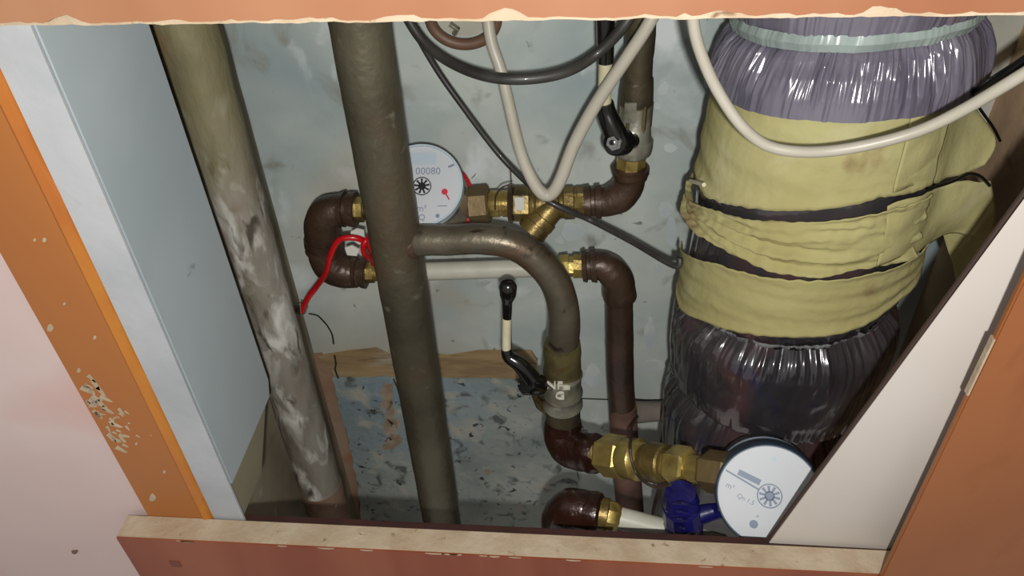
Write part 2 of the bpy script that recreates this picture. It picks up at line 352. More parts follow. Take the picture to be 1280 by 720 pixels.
# right stile
xc = P(1117, 690, -.0215).x
rs = thing('right_stile', 'wide orange brown board at the right, overlapping the cream board', 'board', (xc + .1, -.02, .80))
G().box((xc, -.0215, .70), (xc + .40, -.0178, 1.44)).build('stile_board', mt['laminate_r'], rs, bevel=.0008)
za, zb_ = P(1240,430,-.024).z, P(1203,500,-.024).z
G().box((xc - .0006, -.0212, zb_), (xc + .0004, -.018, za)).build('raw_edge', mt['chip'], rs, label='raw cream patch on the board edge')

# leaning cream board
rows = []
L0 = P(957, 690, .003); L1 = P(1342, 165, .022); R0 = P(1150, 693, .0025); R1 = P(1560, 230, -.0125); L0.z = R0.z = .979
for i in range(40):
    t = i/39; a = L0.lerp(L1, t); b = R0.lerp(R1, t); r = []
    for j in range(24):
        s_ = j/23; p = a.lerp(b, s_); p = p + Vector((0, .0035*math.sin(math.pi*s_)*-t, 0)); r.append(p)
    rows.append(r)
lb = thing('leaning_board', 'cream white thin board leaning diagonally across the lower right of the opening', 'board', L0)
o = G().grid(rows, .0022).build('cream_sheet', mt['cream'], lb)
eg = [r[0] + Vector((-.0005, .0018, 0)) for r in rows]
G().tube(eg, .0013, 8).build('sheet_edge_shade', mt['edge_shade'], lb, label='dark line painted in as the shadow along the edge')  # dark tube painted in as the thin shadow beside the sheet

# ------------------------------------------------------------------ pipes
def px_r(p, r): return r*mpp(p)
def chain(items, mtl=None): pass
# left riser
def riser(top, bot, Y, rad, n=64, rings=120, wob=.0004, ztop=1.45, zbot=.40, flare=None, mat1=None):
    a = P(*top, Y); b = P(*bot, Y); d = (a - b)/(a.z - b.z); pts = []; rr = []
    for i in range(rings + 1):
        z = zbot + (ztop - zbot)*i/rings; p = b + d*(z - b.z); pts.append(p); rr.append(rad*(1 + (flare(z) if flare else 0)))
    return pts, rr
lr = thing('left_riser_pipe', 'galvanised riser pipe streaked with white limescale, left of the niche', 'pipe', P(405, 640, .15), )
pts, rr = riser((229, 30), (407, 630), .15, .0192)
G().tube(pts, rr, 40, wob=.0006).build('riser', mt['galv_white'], lr)
zb = P(405, 600, .15).z
G().tube([p for p in pts if p.z < zb], [r*1.018 for p, r in zip(pts, rr) if p.z < zb], 40, wob=.0012).build('floor_sleeve', mt['pipe_rust'], lr, label='orange brown sleeve at the base')
# central riser with welded bend
cp = thing('central_riser_pipe', 'dark steel riser pipe with a welded side bend, centre left of the niche', 'pipe', P(555, 640, .15))
pts, rr = riser((449.5, 28), (544, 600), .15, .0181)
G().tube(pts, rr, 40, wob=.0004).build('riser', mt['steel'], cp)
a = P(500, 302, .15)
bp = [(508,302,.150),(530,300,.148),(565,300,.147),(605,299,.146),(640,305,.145),(672,325,.144),(695,355,.143),(705,392,.142),(704,430,.142),(703,462,.142)]
wp = cable(bp, 6); G().tube(wp, [px_r(p, interp(i, [0, 10, len(wp)-1], [20.5, 19.5, 20.0])) for i, p in enumerate(wp)], 36, wob=.0003).build('side_bend', mt['bend'], cp, label='smooth steel bend curving down to the lower valve')
wl = [a.lerp(Vector(wp[4]), t) for t in (0, .2, .4, .6, .8, 1)]
G().tube([P(x, 302 - (x-506)*.06, .15) for x in (506, 512, 517, 521, 525)], [px_r(a, r) for r in (27, 26, 24.5, 22.5, 19)], 36, wob=.0016).build('weld_bead', mt['iron'], cp, label='rusty weld bead')

# fittings --------------------------------------------------------------------------------------------
def L2(g, A, B, prof, n=28, **k):                        # lathe with pixel radii
    A = P(*A); B = P(*B); g.lathe(A, B, [(t, px_r(A.lerp(B, t), r)) for t, r in prof], n, **k); return g
def collar(rc, r, t0=0., t1=1.): return [(t0, r), (t0, rc), (t1, rc), (t1, r)]
def elbow_body(g, pts, radii, sub=8, wob=.0005, n=30):
    w_ = cable(pts, sub); m = len(w_); k = len(radii)
    return g.tube(w_, [px_r(p, interp(i*(k-1)/(m-1), list(range(k)), radii)) for i, p in enumerate(w_)], n, wob=wob)
# ---- upper line, left return elbows
t = thing('upper_return_elbow', 'brown cast iron elbow, upper of the pair left of the central riser', 'pipe elbow', P(410, 300, .215))
elbow_body(G(), [(436,262,.215),(422,262,.215),(409,268,.215),(403,284,.216),(404,303,.216)], [17,20,23,23,21]).build('body', mt['iron'], t)
L2(G(), (425,262,.215), (446,262,.215), [(0,15),(0,21),(.3,22.5),(.32,19),(.5,19),(.55,21.5),(.95,22),(1,20),(1,12)], wob=.0009).build('collar', mt['iron'], t)
L2(G(), (404,297,.216), (405,306,.216), [(0,15),(0,24),(1,24.5),(1,15)], wob=.0009).build('collar', mt['iron'], t)
t = thing('lower_return_elbow', 'brown cast iron elbow, lower of the pair left of the central riser', 'pipe elbow', P(410, 340, .215))
elbow_body(G(), [(405,306,.216),(408,320,.216),(418,334,.215),(434,340,.215),(450,341,.215)], [20,22,23,21,17]).build('body', mt['iron'], t)
L2(G(), (440,340,.215), (459,341,.215), [(0,15),(0,19),(.35,20),(.4,17.5),(.6,17.5),(.65,19.5),(.95,20),(1,18),(1,11)], wob=.0009).build('collar', mt['iron'], t)
L2(G(), (405,305,.216), (406,312,.216), [(0,15),(0,23.5),(1,24),(1,15)], wob=.0009).build('collar', mt['iron'], t)
t = thing('upper_left_union', 'short brass threaded union between upper brown elbow and the left side of the meter', 'pipe union', P(450, 262, .215))
L2(G(), (444,262,.215), (456,262,.215), [(0,10),(0,16),(.9,16),(1,14),(1,9)], 6, phase=.5).build('hex_nut', mt['brass'], t)
g = L2(G(), (455,262,.215), (500,260,.215), [(0,8),(0,12.5),(1,12.5),(1,8)]); g.build('nipple', mt['brass_dark'], t)
# ---- upper meter
def frame_from(A, B, rot=0.):
    n_ = (B - A).normalized(); ri = w2c(1, 0, 0); ri = (ri - n_*ri.dot(n_)).normalized(); up_ = n_.cross(ri)
    if up_.dot(w2c(0, -1, 0)) < 0: up_ = -up_
    c_, s_ = math.cos(rot), math.sin(rot)
    return n_, ri*c_ - up_*s_, up_*c_ + ri*s_
def disc(g, c, ux, uy, n_, r, h, m=48, r0=0.):
    g.prism([c + ux*r*math.cos(k*math.tau/m) + uy*r*math.sin(k*math.tau/m) for k in range(m)], n_*h); return g
def quad(g, c, ux, uy, n_, x0, y0, x1, y1, h=.0002): g.prism([c + ux*a + uy*b for a, b in ((x0,y0),(x1,y0),(x1,y1),(x0,y1))], n_*h); return g
def line(g, c, ux, uy, n_, x0, y0, x1, y1, wd, h=.0002):
    dx, dy = x1-x0, y1-y0; l_ = math.hypot(dx, dy); ax, ay = -dy/l_*wd/2, dx/l_*wd/2
    g.prism([c + ux*a + uy*b for a, b in ((x0+ax,y0+ay),(x0-ax,y0-ay),(x1-ax,y1-ay),(x1+ax,y1+ay))], n_*h); return g
def text(s_, c, ux, uy, n_, size, mtl, parent, name='print', ext=.00008):
    cu = bpy.data.curves.new(name, 'FONT'); cu.body = s_; cu.size = size; cu.align_x = 'CENTER'; cu.align_y = 'CENTER'; cu.extrude = ext; cu.resolution_u = 3
    tmp = bpy.data.objects.new('tmp', cu); C.objects.link(tmp); me = bpy.data.meshes.new_from_object(tmp); bpy.data.objects.remove(tmp)
    base = Vector(parent['_w'])
    for v in me.vertices: v.co = c + ux*v.co.x + uy*v.co.y + n_*v.co.z - base
    me.materials.clear(); me.materials.append(mtl); me.name = name
    o = bpy.data.objects.new(name, me); C.objects.link(o); o.parent = parent; o['_w'] = tuple(base); return o
def star(g, c, ux, uy, n_, r, k=9, h=.0003):
    disc(g, c, ux, uy, n_, r*.42, h, 20)
    for i in range(k):
        a = i*math.tau/k + .2
        g.prism([c + ux*x + uy*y for x, y in ((r*.3*math.cos(a-.3), r*.3*math.sin(a-.3)), (r*.86*math.cos(a-.13), r*.86*math.sin(a-.13)), (r*.86*math.cos(a+.13), r*.86*math.sin(a+.13)), (r*.3*math.cos(a+.3), r*.3*math.sin(a+.3)))], n_*h)
    m = 40
    for i in range(m):
        a, b = i*math.tau/m, (i+1)*math.tau/m
        g.prism([c + ux*q*math.cos(z) + uy*q*math.sin(z) for q, z in ((r*.93, a), (r*1.04, a), (r*1.04, b), (r*.93, b))], n_*h)
    return g
A = P(541, 259, .235); B = P(526, 231, .188); n_, ux, uy = frame_from(A, B); R = px_r(B, 53)
um = thing('upper_water_meter', 'round water meter with a red ring and white dial, behind the central riser', 'water meter', A)
Ln = (B - A).length
G().lathe(A, B, [(0, R*.80), (0, R*1.06), (.30, R*1.08), (.36, R*1.04), (.80, R*1.0), (.84, R*.8)], 56).build('body', mt['meterbody'], um)
G().lathe(A, B, [(.02, R*.9), (.02, R*1.14), (.27, R*1.15), (.29, R*.9)], 56).build('seal_ring', mt['red'], um, label='red plastic ring')
G().lathe(A, B, [(.80, R*.9), (.80, R*1.02), (.93, R*1.025), (.94, R*.9)], 64).build('rim', mt['rimdark'], um, label='dark rim')
G().lathe(A, B, [(.93, R*.9), (.93, R*1.01), (1.0, R*.995), (1.0, R*.95), (.95, R*.94), (.95, R*.5)], 64).build('glass_ring', mt['dial_b'], um, label='edge of the dial glass, coloured pale for its highlight')  # rim highlight put into the colour of this ring
d = G(); disc(d, A.lerp(B, .955), ux, uy, n_, R*.965, .0016, 64); dl = d.build('dial', mt['dial'], um)
cF = A.lerp(B, .955) + n_*.0016
quad(G(), cF, ux, uy, n_, -R*.62, R*.50, R*.35, R*.80, .0001).build('dial_band', mt['dial_b'], dl)
text('00080', cF + uy*R*.34 + ux*R*.16, ux, uy, n_, R*.24, mt['inkb'], dl, 'digits')
sc_ = cF + ux*R*.02 - uy*R*.02
star(G(), sc_, ux, uy, n_, R*.215).build('flow_star', mt['ink'], dl, label='black flow star')
pc = cF + ux*R*.56 - uy*R*.16
g = disc(G(), pc, ux, uy, n_, R*.075, .0003, 20); line(g, pc, ux, uy, n_, 0, 0, R*.11, -R*.19, R*.035); g.build('red_pointer', mt['inkr'], dl)
line(G(), cF, ux, uy, n_, R*.64, R*.44, R*.78, R*.50, R*.05).build('dial_mark', mt['inkb'], dl); disc(G(), cF + ux*R*.40 - uy*R*.74, ux, uy, n_, R*.05, .0002, 16).build('dial_mark', mt['inkb'], dl)
line(G(), cF, ux, uy, n_, R*.40, -R*.50, R*.62, -R*.50, R*.02).build('dial_mark', mt['inkb'], dl)
text('m\u00b3', cF + ux*R*.02 - uy*R*.56, ux, uy, n_, R*.22, mt['inkb'], dl, 'print')
text('Q', cF + ux*R*.03 - uy*R*.78, ux, uy, n_, R*.20, mt['inkb'], dl, 'print')
# outlet union
t = thing('bronze_union_nut', 'dull bronze hexagonal nut right of the upper water meter', 'pipe nut', P(600, 276, .22))
L2(G(), (578,258,.222), (613,255,.222), [(0,12),(0,17),(.25,17),(.25,22),(.32,24),(.92,24),(1,21),(1,12)], 6, phase=.5).build('hex_nut', mt['bronze_nut'], t, sharp=20)
L2(G(), (611,255,.222), (641,254,.222), [(0,12),(0,16),(.08,17),(.45,17),(.47,15.5),(.55,15.5),(.57,17),(1,17),(1,10)], 12).build('threaded_end', mt['brass'], t, label='bright brass threaded end')
# strainer
t = thing('upper_y_strainer', 'brass Y strainer with white sticker, right of the upper water meter', 'strainer', P(675, 300, .22))
L2(G(), (636,255,.222), (642,255,.222), [(0,12),(0,22),(.8,24),(1,20),(1,12)], 26, wob=.001).build('collar', mt['iron'], t)
L2(G(), (641,255,.222), (664,255,.222), [(0,12),(0,20.5),(.1,22),(.9,22),(1,19),(1,12)], 6, phase=.5).build('hex_end', mt['brass_dark'], t, sharp=20)
L2(G(), (663,255,.222), (704,254,.222), [(0,14),(0,20),(.08,21),(.14,21),(.2,18),(.5,19.5),(.85,18),(.9,20),(1,19),(1,12)], 28, wob=.0005).build('body', mt['brass_dark'], t)
L2(G(), (703,254,.222), (732,253,.222), [(0,12),(0,19),(.1,21),(.5,21),(.55,19),(.62,19),(.66,20),(1,20),(1,12)], 8, phase=.5).build('hex_end', mt['brass_dark'], t, sharp=20)
L2(G(), (694,254,.219), (663,292,.207), [(0,15),(.25,17.5),(.45,17.5),(.47,19.5),(.68,19.5),(.70,18.5),(.97,19),(1,16),(1,8)], 28, wob=.0004).build('filter_branch', mt['brass_dark'], t, label='slanting filter leg')
G().box(tuple(P(644, 262, .2085)), tuple(P(655, 247, .2075))).build('sticker', mt['paper'], t, label='small white sticker')
G().box(tuple(P(718, 259, .2105)), tuple(P(728, 247, .2095))).build('facet', mt['brass'], t, label='bright brass plate standing in for the facet highlight')  # brighter brass plate draws the highlight on the hex facet
# thin seal wire by strainer
tag(G().tube(cable([(638,210,.2),(639,225,.2),(639,246,.2),(640,258,.2)], 4), .0004, 6).build('seal_wire', mt['thinw']), 'thin upright seal wire at the upper strainer', 'wire')
tag(G().tube(cable([(619,262,.2),(620,245,.198),(628,234,.197),(642,230,.197)], 6), .0006, 6).build('seal_wire', mt['thinw']), 'thin curled seal wire over the brass left of the strainer', 'wire')
# right upper elbow
t = thing('upper_right_elbow', 'dark iron elbow below the upper ball valve', 'pipe elbow', P(775, 270, .222))
elbow_body(G(), [(740,252,.222),(757,252,.222),(773,246,.222),(784,234,.222),(788,220,.222)], [17,19,21,20,19]).build('body', mt['iron'], t)
L2(G(), (730,253,.222), (752,252,.222), [(0,15),(0,20.5),(.38,21.5),(.42,18),(.62,18),(.66,21),(.98,21.5),(1,18),(1,12)], wob=.0009).build('collar', mt['iron'], t)
L2(G(), (788,222,.222), (788,206,.222), [(0,15),(0,21),(.3,22),(.35,23),(.75,23.5),(.8,20),(1,20),(1,12)], wob=.0009).build('collar', mt['iron'], t)
# upper valve
t = thing('upper_ball_valve', 'nickel ball valve with black lever handle, at the top right of centre', 'valve', P(795, 207, .222))
L2(G(), (788,208,.222), (790,190,.222), [(0,12),(0,19),(1,19),(1,12)], 8, phase=.5).build('hex_end', mt['brass'], t, sharp=20)
L2(G(), (790,194,.222), (795,130,.222), [(0,14),(.02,20),(.08,24),(.20,25.5),(.32,25.5),(.36,22.5),(.6,21),(.62,20),(1,20),(1,12)], 32, wob=.0004).build('body', mt['nickel'], t)
L2(G(), (793,158,.222), (796,124,.222), [(0,14),(0,21.5),(.92,21.5),(1,19),(1,12)], 6, phase=.5).build('hex_top', mt['ferrule'], t, sharp=20)
quadp = [P(781,129,.2075), P(796,129,.2075), P(795,154,.2075), P(780,154,.2075)]
G().prism(quadp, (0, .002, 0)).build('facet', mt['nickel'], t, label='bright nickel facet')  # thin nickel plate, brighter than the hex behind it
stA = P(790, 176, .205); stB = P(768, 178, .178)
G().lathe(stA, stB, [(0, px_r(stA, 10)), (.6, px_r(stA, 10)), (.6, px_r(stA, 17)), (.95, px_r(stB, 17)), (1, px_r(stB, 15))], 28).build('handle_hub', mt['black'], t, label='black plastic hub')
e = (stB - stA).normalized()
hb = bpy.data.objects[t.children[-1].name] if t.children else None
G().lathe(stB - e*.001, stB + e*.004, [(0, px_r(stB, 10.5)), (.4, px_r(stB, 10.5)), (.4, px_r(stB, 8.5)), (1, px_r(stB, 8))], 6).build('hex_screw', mt['chrome'], t, label='chrome hexagonal screw')
G().lathe(stB + e*.0035, stB + e*.0052, [(0, px_r(stB, 3.5)), (1, px_r(stB, 3.5))], 8).build('screw_socket', mt['black'], t)
wv = cable([(772,172,.184),(764,155,.186),(758,140,.188),(756,128,.188)], 5); G().tube(wv, [px_r(p, interp(i, [0, 10, 15], [15, 12.5, 11])) for i, p in enumerate(wv)], 16).build('lever_arm', mt['black'], t)
G().tube([P(756,132,.188), P(756,105,.188), P(757,74,.188)], px_r(P(756,105,.188), 8.5), 14).build('lever', mt['lever'], t, label='cream painted lever')
G().tube([P(757,78,.188), P(757,50,.188), P(757,10,.188), P(757,-20,.188)], [px_r(P(757,70,.188), k) for k in (10, 11, 11.5, 10)], 16).build('handle_grip', mt['black'], t, label='black rubber grip')
# upper pipe above the valve
t = thing('upper_supply_pipe', 'sooty green brown pipe rising from the upper ball valve', 'pipe', P(796, 127, .222))
wv = cable([(795.5,130,.222),(797,95,.222),(800,50,.222),(803,10,.222),(809,-70,.222)], 6); G().tube(wv, [px_r(p, 18.5) for p in wv], 28, wob=.0005).build('pipe', mt['iron_green'], t)
L2(G(), (795,128,.222), (797,98,.222), [(0,14),(0,21),(.5,21.5),(1,19),(1,12)], 28, wob=.0012).build('coupling', mt['iron_green'], t)

# ---- lower bypass: white pipe
t = thing('lower_left_union', 'small brass union on the lower brown elbow, left end of the white pipe', 'pipe union', P(466, 341, .215))
L2(G(), (458,341,.215), (468,341,.215), [(0,8),(0,13),(1,13),(1,8)], 6, phase=.5).build('hex_nut', mt['brass'], t)
L2(G(), (467,341,.215), (482,341,.215), [(0,8),(0,10.5),(1,10.5),(1,7)]).build('nipple', mt['brass'], t)
g = L2(G(), (478,341,.215), (704,334,.215), [(0,6),(0,11.5),(1,11.5),(1,6)], 28)
tag(g.build('white_plastic_pipe', mt['whitepipe']), 'straight white plastic pipe running behind the central riser and the bend', 'pipe')
t = thing('lower_right_union', 'brass threaded union at the right end of the straight white pipe', 'pipe union', P(714, 348, .215))
L2(G(), (700,334,.215), (719,333,.215), [(0,8),(0,15),(.6,16),(.62,13),(1,13),(1,8)], 6, phase=.5).build('hex_nut', mt['brass'], t)
L2(G(), (717,333,.215), (730,333,.215), [(0,8),(0,15.5),(1,15.5),(1,8)], 8, phase=.5).build('hex_nut', mt['brass'], t)
t = thing('lower_right_elbow', 'dark brown iron elbow right of the bend, turning down', 'pipe elbow', P(773, 370, .215))
elbow_body(G(), [(735,332,.215),(750,332,.215),(764,339,.215),(773,352,.215),(775,370,.215)], [16,18,20.5,20,19]).build('body', mt['iron'], t)
L2(G(), (728,333,.215), (746,332,.215), [(0,12),(0,19),(.3,20.5),(.35,17),(.55,17),(.6,20),(.98,21),(1,17),(1,12)], wob=.0009).build('collar', mt['iron'], t)
L2(G(), (774,354,.215), (775,375,.215), [(0,15),(0,19),(.4,21),(.8,21.5),(1,17),(1,12)], wob=.0009).build('collar', mt['iron'], t)
t = thing('vertical_drop_pipe', 'dark brown pipe dropping from the lower right elbow, pink primer at its foot', 'pipe', P(780, 600, .215))
wv = cable([(774.5,368,.215),(775,430,.215),(776,480,.215),(779,525,.215)], 6); G().tube(wv, [px_r(p, interp(i, [0, 18], [17, 16.5])) for i, p in enumerate(wv)], 28, wob=.0004).build('pipe', mt['iron'], t)
wv = cable([(778.5,505,.215),(780,540,.215),(784,590,.216),(790,680,.218)], 6); G().tube(wv, [px_r(p, 17.2) for p in wv], 28, wob=.0005).build('primed_pipe', mt['rustpink'], t, label='pink primed lower length')
wv = cable([(779,516,.225),(805,515,.235),(850,514,.245),(950,513,.25)], 5); G().tube(wv, [px_r(p, interp(i, [0, 6, 15], [16, 12.5, 12])) for i, p in enumerate(wv)], 24, wob=.0004).build('side_branch', mt['wallpipe'], t, label='wall coloured side branch running behind the duct')

# ---- lower valve
t = thing('lower_ball_valve', 'nickel banded ball valve with a black knobbed lever, below the steel bend', 'valve', P(703, 540, .14))
L2(G(), (703,428,.142), (703,468,.142), [(0,17),(.0,22),(.3,24),(.5,23),(.9,24),(1,22),(1,12)], 32, wob=.0012).build('upper_collar', mt['ferrule'], t, label='greenish rust collar')
bd = L2(G(), (703,463,.142), (703,506,.141), [(0,14),(.02,24),(.10,25.5),(.16,23.5),(.50,23.5),(.58,25.5),(.64,25.5),(.68,23.8),(.85,23.8),(.9,25.5),(.97,25.5),(1,22),(1,12)], 40).build('body', mt['nickel'], t)
L2(G(), (703,503,.141), (704,532,.139), [(0,14),(0,22),(.2,22),(1,21),(1,12)], 28, wob=.0005).build('lower_collar', mt['iron_green'], t)
c0 = P(700, 489, .142 - px_r(P(703,489,.142), 24.3)); nn = -Vector((0, 1, 0)); 
for s_, x_, y_, sz in (('NF', 693, 482, 13), ('=', 708, 485, 14), ('G', 700, 495, 13), ('ITALY', 703, 505, 7)):
    c1 = P(x_, y_, .1255 if sz > 8 else .1258); text(s_, c1, Vector((1, 0, 0)), Vector((0, 0, 1)), nn, px_r(c1, sz)*1.35, mt['emboss'], bd, 'embossed_mark', .0009) if sz > 8 else None
# stem and lever
a = P(690, 482, .136); b = P(658, 480, .118)
G().lathe(a, b, [(0, px_r(a, 9)), (.45, px_r(a, 9)), (.45, px_r(a, 7)), (.6, px_r(a, 7))], 20).build('stem', mt['chrome'], t, label='chrome stem')
G().lathe(a, b, [(.5, px_r(a, 13)), (1, px_r(b, 14)), (1.05, px_r(b, 12))], 24).build('handle_hub', mt['black'], t)
G().tube([P(648,488,.122), P(649,479,.120), P(653,472,.120)], .0012, 8).build('washer', mt['chrome'], t)
wv = cable([(664,473,.118),(650,456,.119),(636,446,.121),(633,436,.122)], 5); G().tube(wv, [px_r(p, interp(i, [0, 8, 15], [12, 9, 6.5])) for i, p in enumerate(wv)], 14).build('lever_arm', mt['black'], t)
G().tube([P(633,441,.122), P(633.5,397,.124)], px_r(P(633,420,.122), 5.8), 12).build('lever', mt['lever'], t, label='cream painted lever')
G().tube([P(638.5,441,.1235), P(638,397,.1255)], px_r(P(633,420,.122), 1.4), 8).build('lever_edge', mt['black'], t)
wv = cable([(633.5,401,.124),(634,390,.124),(634,378,.124),(635,368,.124),(635,358,.124),(635,351,.124)], 4); G().tube(wv, [px_r(p, interp(i, [0, 8, 12, 16, 18, 20], [5.5, 6.5, 10.5, 11.5, 9, 4])) for i, p in enumerate(wv)], 20).build('handle_knob', mt['black'], t, label='black teardrop knob')
G().tube([P(668,494,.140), P(676,505,.140), P(684,514,.142)], [px_r(a, k) for k in (5, 8, 6)], 12, wob=.001).build('drain_boss', mt['brass_dark'], t)
# maroon elbow
t = thing('lower_maroon_elbow', 'wet maroon iron elbow under the lower ball valve', 'pipe elbow', P(706, 570, .13))
elbow_body(G(), [(704,524,.140),(704,540,.137),(712,556,.130),(727,563,.122),(742,566,.115)], [22,25,27,26,23], wob=.0009).build('body', mt['maroon'], t)
L2(G(), (733,564,.119), (750,568,.110), [(0,15),(0,24),(.5,25),(.8,24),(1,20),(1,12)], 30, wob=.0014).build('collar', mt['maroon'], t)
# brass line to the lower meter
ax = [(742,566,.115), (895,590,.055)]
PA, PB = P(*ax[0]), P(*ax[1])
def on(t_): return PA.lerp(PB, t_)
def seg(g, t0, t1, prof, n=28, **k):
    prof = [(q, r*1.17) for q, r in prof]
    a_, b_ = on(t0), on(t1); g.lathe(a_, b_, [(q, px_r(a_.lerp(b_, q), r)) for q, r in prof], n, **k); return g
t = thing('lower_y_strainer', 'polished brass strainer sloping from the maroon elbow to the lower meter', 'strainer', on(.3) - Vector((0, 0, .02)))
seg(G(), .04, .12, [(0,12),(0,17),(1,17),(1,12)], 8, phase=.5).build('nipple', mt['brass'], t)
seg(G(), .10, .30, [(0,13),(0,21),(.08,23),(.9,23),(1,20),(1,12)], 6, phase=.3).build('hex_end', mt['brass'], t, sharp=20)
seg(G(), .29, .46, [(0,13),(0,20),(.12,22.5),(.7,22.5),(.8,20),(1,19),(1,12)], 28).build('body', mt['brass'], t)
seg(G(), .45, .66, [(0,13),(0,18),(.25,19),(.3,21.5),(.85,21.5),(.9,19.5),(1,19.5),(1,12)], 28).build('body_end', mt['brass_dark'], t)
seg(G(), .66, .82, [(0,13),(0,20),(.2,22.5),(.92,22.5),(1,19),(1,12)], 6, phase=.3).build('hex_end', mt['brass'], t, sharp=20)
a_ = on(.40); 0 and G().lathe(a_ + Vector((0,.004,0)), a_ + Vector((-.004, .032, .020)), [(0, .011), (.5, .012), (.6, .0135), (.95, .0135), (1, .011)], 24).build('filter_branch', mt['brass_dark'], t)
t = thing('lower_meter_union', 'pale bronze nut with a brass tail at the left of the lower meter', 'pipe nut', on(.95) - Vector((0, 0, .02)))
seg(G(), .81, 1.0, [(0,10),(0,15.5),(1,15.5),(1,10)], 12, phase=.5).build('tail_piece', mt['brass'], t)
seg(G(), .93, 1.12, [(0,12),(0,21),(.1,23),(.9,23),(1,21),(1,12)], 6, phase=.3).build('hex_nut', mt['bronze_nut'], t, sharp=20)

# lower meter
B = P(961, 620, .030); A = P(952, 596, .078); n_, ux, uy = frame_from(A, B, math.radians(25)); R = px_r(B, 62)
lm = thing('lower_water_meter', 'round water meter with blue rim and white dial, half behind the leaning board', 'water meter', A)
G().lathe(A, B, [(0, R*.80), (0, R*.98), (.30, R*1.0), (.36, R*.95), (.80, R*.95), (.84, R*.8)], 56).build('body', mt['rimdark'], lm)
G().lathe(A, B, [(.72, R*.9), (.72, R*1.05), (.78, R*1.07), (.96, R*1.055), (1.0, R*1.02), (1.0, R*.995), (.95, R*.99), (.95, R*.5)], 64).build('rim', mt['bluerim'], lm, label='blue grey rim')
G().lathe(A, B, [(.35, R*.9), (.35, R*1.04), (.5, R*1.05), (.52, R*.9)], 56).build('seal_ring', mt['bluerim'], lm)
G().tube([A.lerp(B, .6) - ux*R*1.05, A.lerp(B, .6) - ux*R*1.2 + uy*.002], .006, 12).build('lug', mt['bluerim'], lm)
d = G(); disc(d, A.lerp(B, .955), ux, uy, n_, R*1.0, .0016, 64); dl = d.build('dial', mt['dial'], lm)
cF = A.lerp(B, .955) + n_*.0016
star(G(), cF + ux*R*.02 - uy*R*.0, ux, uy, n_, R*.24, 10, .0002).build('flow_star', mt['inkb'], dl, label='grey flow star')
g = G(); line(g, cF, ux, uy, n_, -R*.95, R*.08, -R*.22, R*.02, R*.035); quad(g, cF, ux, uy, n_, -R*.72, R*.1, -R*.25, R*.22, .0001); g.build('counter_line', mt['inkb'], dl)
for k, c_ in enumerate('00042'): text(c_, cF + ux*R*(-.66 + .10*k) + uy*R*.16, ux, uy, n_, R*.15, mt['dial'], dl, 'digit')
text('m\u00b3', cF - ux*R*.74 - uy*R*.18, ux, uy, n_, R*.16, mt['inkb'], dl, 'print')
text('Qn 1,5', cF - ux*R*.36 - uy*R*.28, ux, uy, n_, R*.13, mt['inkb'], dl, 'print')
disc(G(), cF - ux*R*.02 - uy*R*.66, ux, uy, n_, R*.085, .0002, 20).build('dial_mark', mt['inkb'], dl); disc(G(), cF - ux*R*.20 + uy*R*.72, ux, uy, n_, R*.05, .0001, 20).build('dial_mark', mt['dial_b'], dl)
text('x', cF - ux*R*.02 - uy*R*.47, ux, uy, n_, R*.12, mt['inkb'], dl, 'print')

# bottom elbow, white pipe and blue seal
t = thing('bottom_maroon_elbow', 'rounded maroon iron elbow just above the bottom board', 'pipe elbow', P(715, 665, .055))
elbow_body(G(), [(704,690,.075),(703,664,.065),(706,645,.057),(718,637,.052),(742,640,.049)], [25,27,28,27,24], wob=.0009).build('body', mt['maroon'], t)
L2(G(), (733,639,.050), (754,643,.047), [(0,15),(0,26),(.5,27),(.8,26),(1,20),(1,12)], 30, wob=.0014).build('collar', mt['maroon'], t)
t = thing('bottom_brass_union', 'brass ring union between the bottom maroon elbow and its white pipe', 'pipe union', P(758, 660, .046))
L2(G(), (750,642,.047), (760,644,.046), [(0,12),(0,21),(1,21),(1,12)], 28).build('ring', mt['brass_dark'], t)
L2(G(), (758,643,.046), (774,647,.045), [(0,12),(0,19),(.5,19),(.9,17),(1,15),(1,10)], 8, phase=.4).build('hex_nut', mt['brass'], t)
g = L2(G(), (768,646,.045), (905,682,.034), [(0,6),(0,14),(1,14),(1,6)], 28)
tag(g.build('short_white_pipe', mt['whitepipe']), 'short white plastic pipe low behind the bottom board, through the blue clip', 'pipe')
t = thing('blue_seal_clip', 'dark blue plastic seal clip around the short white pipe', 'seal clip', P(855, 665, .04))
a = P(838, 660, .040); b = P(876, 664, .036)
m_ = 32; gg = G()
G().lathe(P(850,614,.036), P(856,672,.034), [(0, .005), (.03, .0105), (.22, .0125), (.30, .0112), (.34, .0125), (.55, .0135), (.62, .0123), (.68, .0135), (.95, .0128), (1, .007)], 12, wob=.0006).build('clip_body', mt['blue'], t, sharp=25)
for s_ in range(4):
    y_ = 628 + 10*s_; G().tube([P(836, y_, .032), P(852, y_ + 1, .0212), P(870, y_ + 4, .030)], .0012, 8).build('rib', mt['blue'], t)
G().tube([P(870,645,.035), P(888,640,.036), P(908,637,.042)], [.007, .006, .005], 12).build('arm', mt['blue'], t)
tag(G().tube(cable([(797,521,.198),(790,533,.16),(788,552,.085),(789,572,.069),(796,592,.062),(808,604,.05),(822,609,.045),(838,606,.04)], 6), .0011, 8).build('seal_wire', mt['thinw']), 'thin dark wire looping round the lower brass strainer to the blue clip', 'wire')

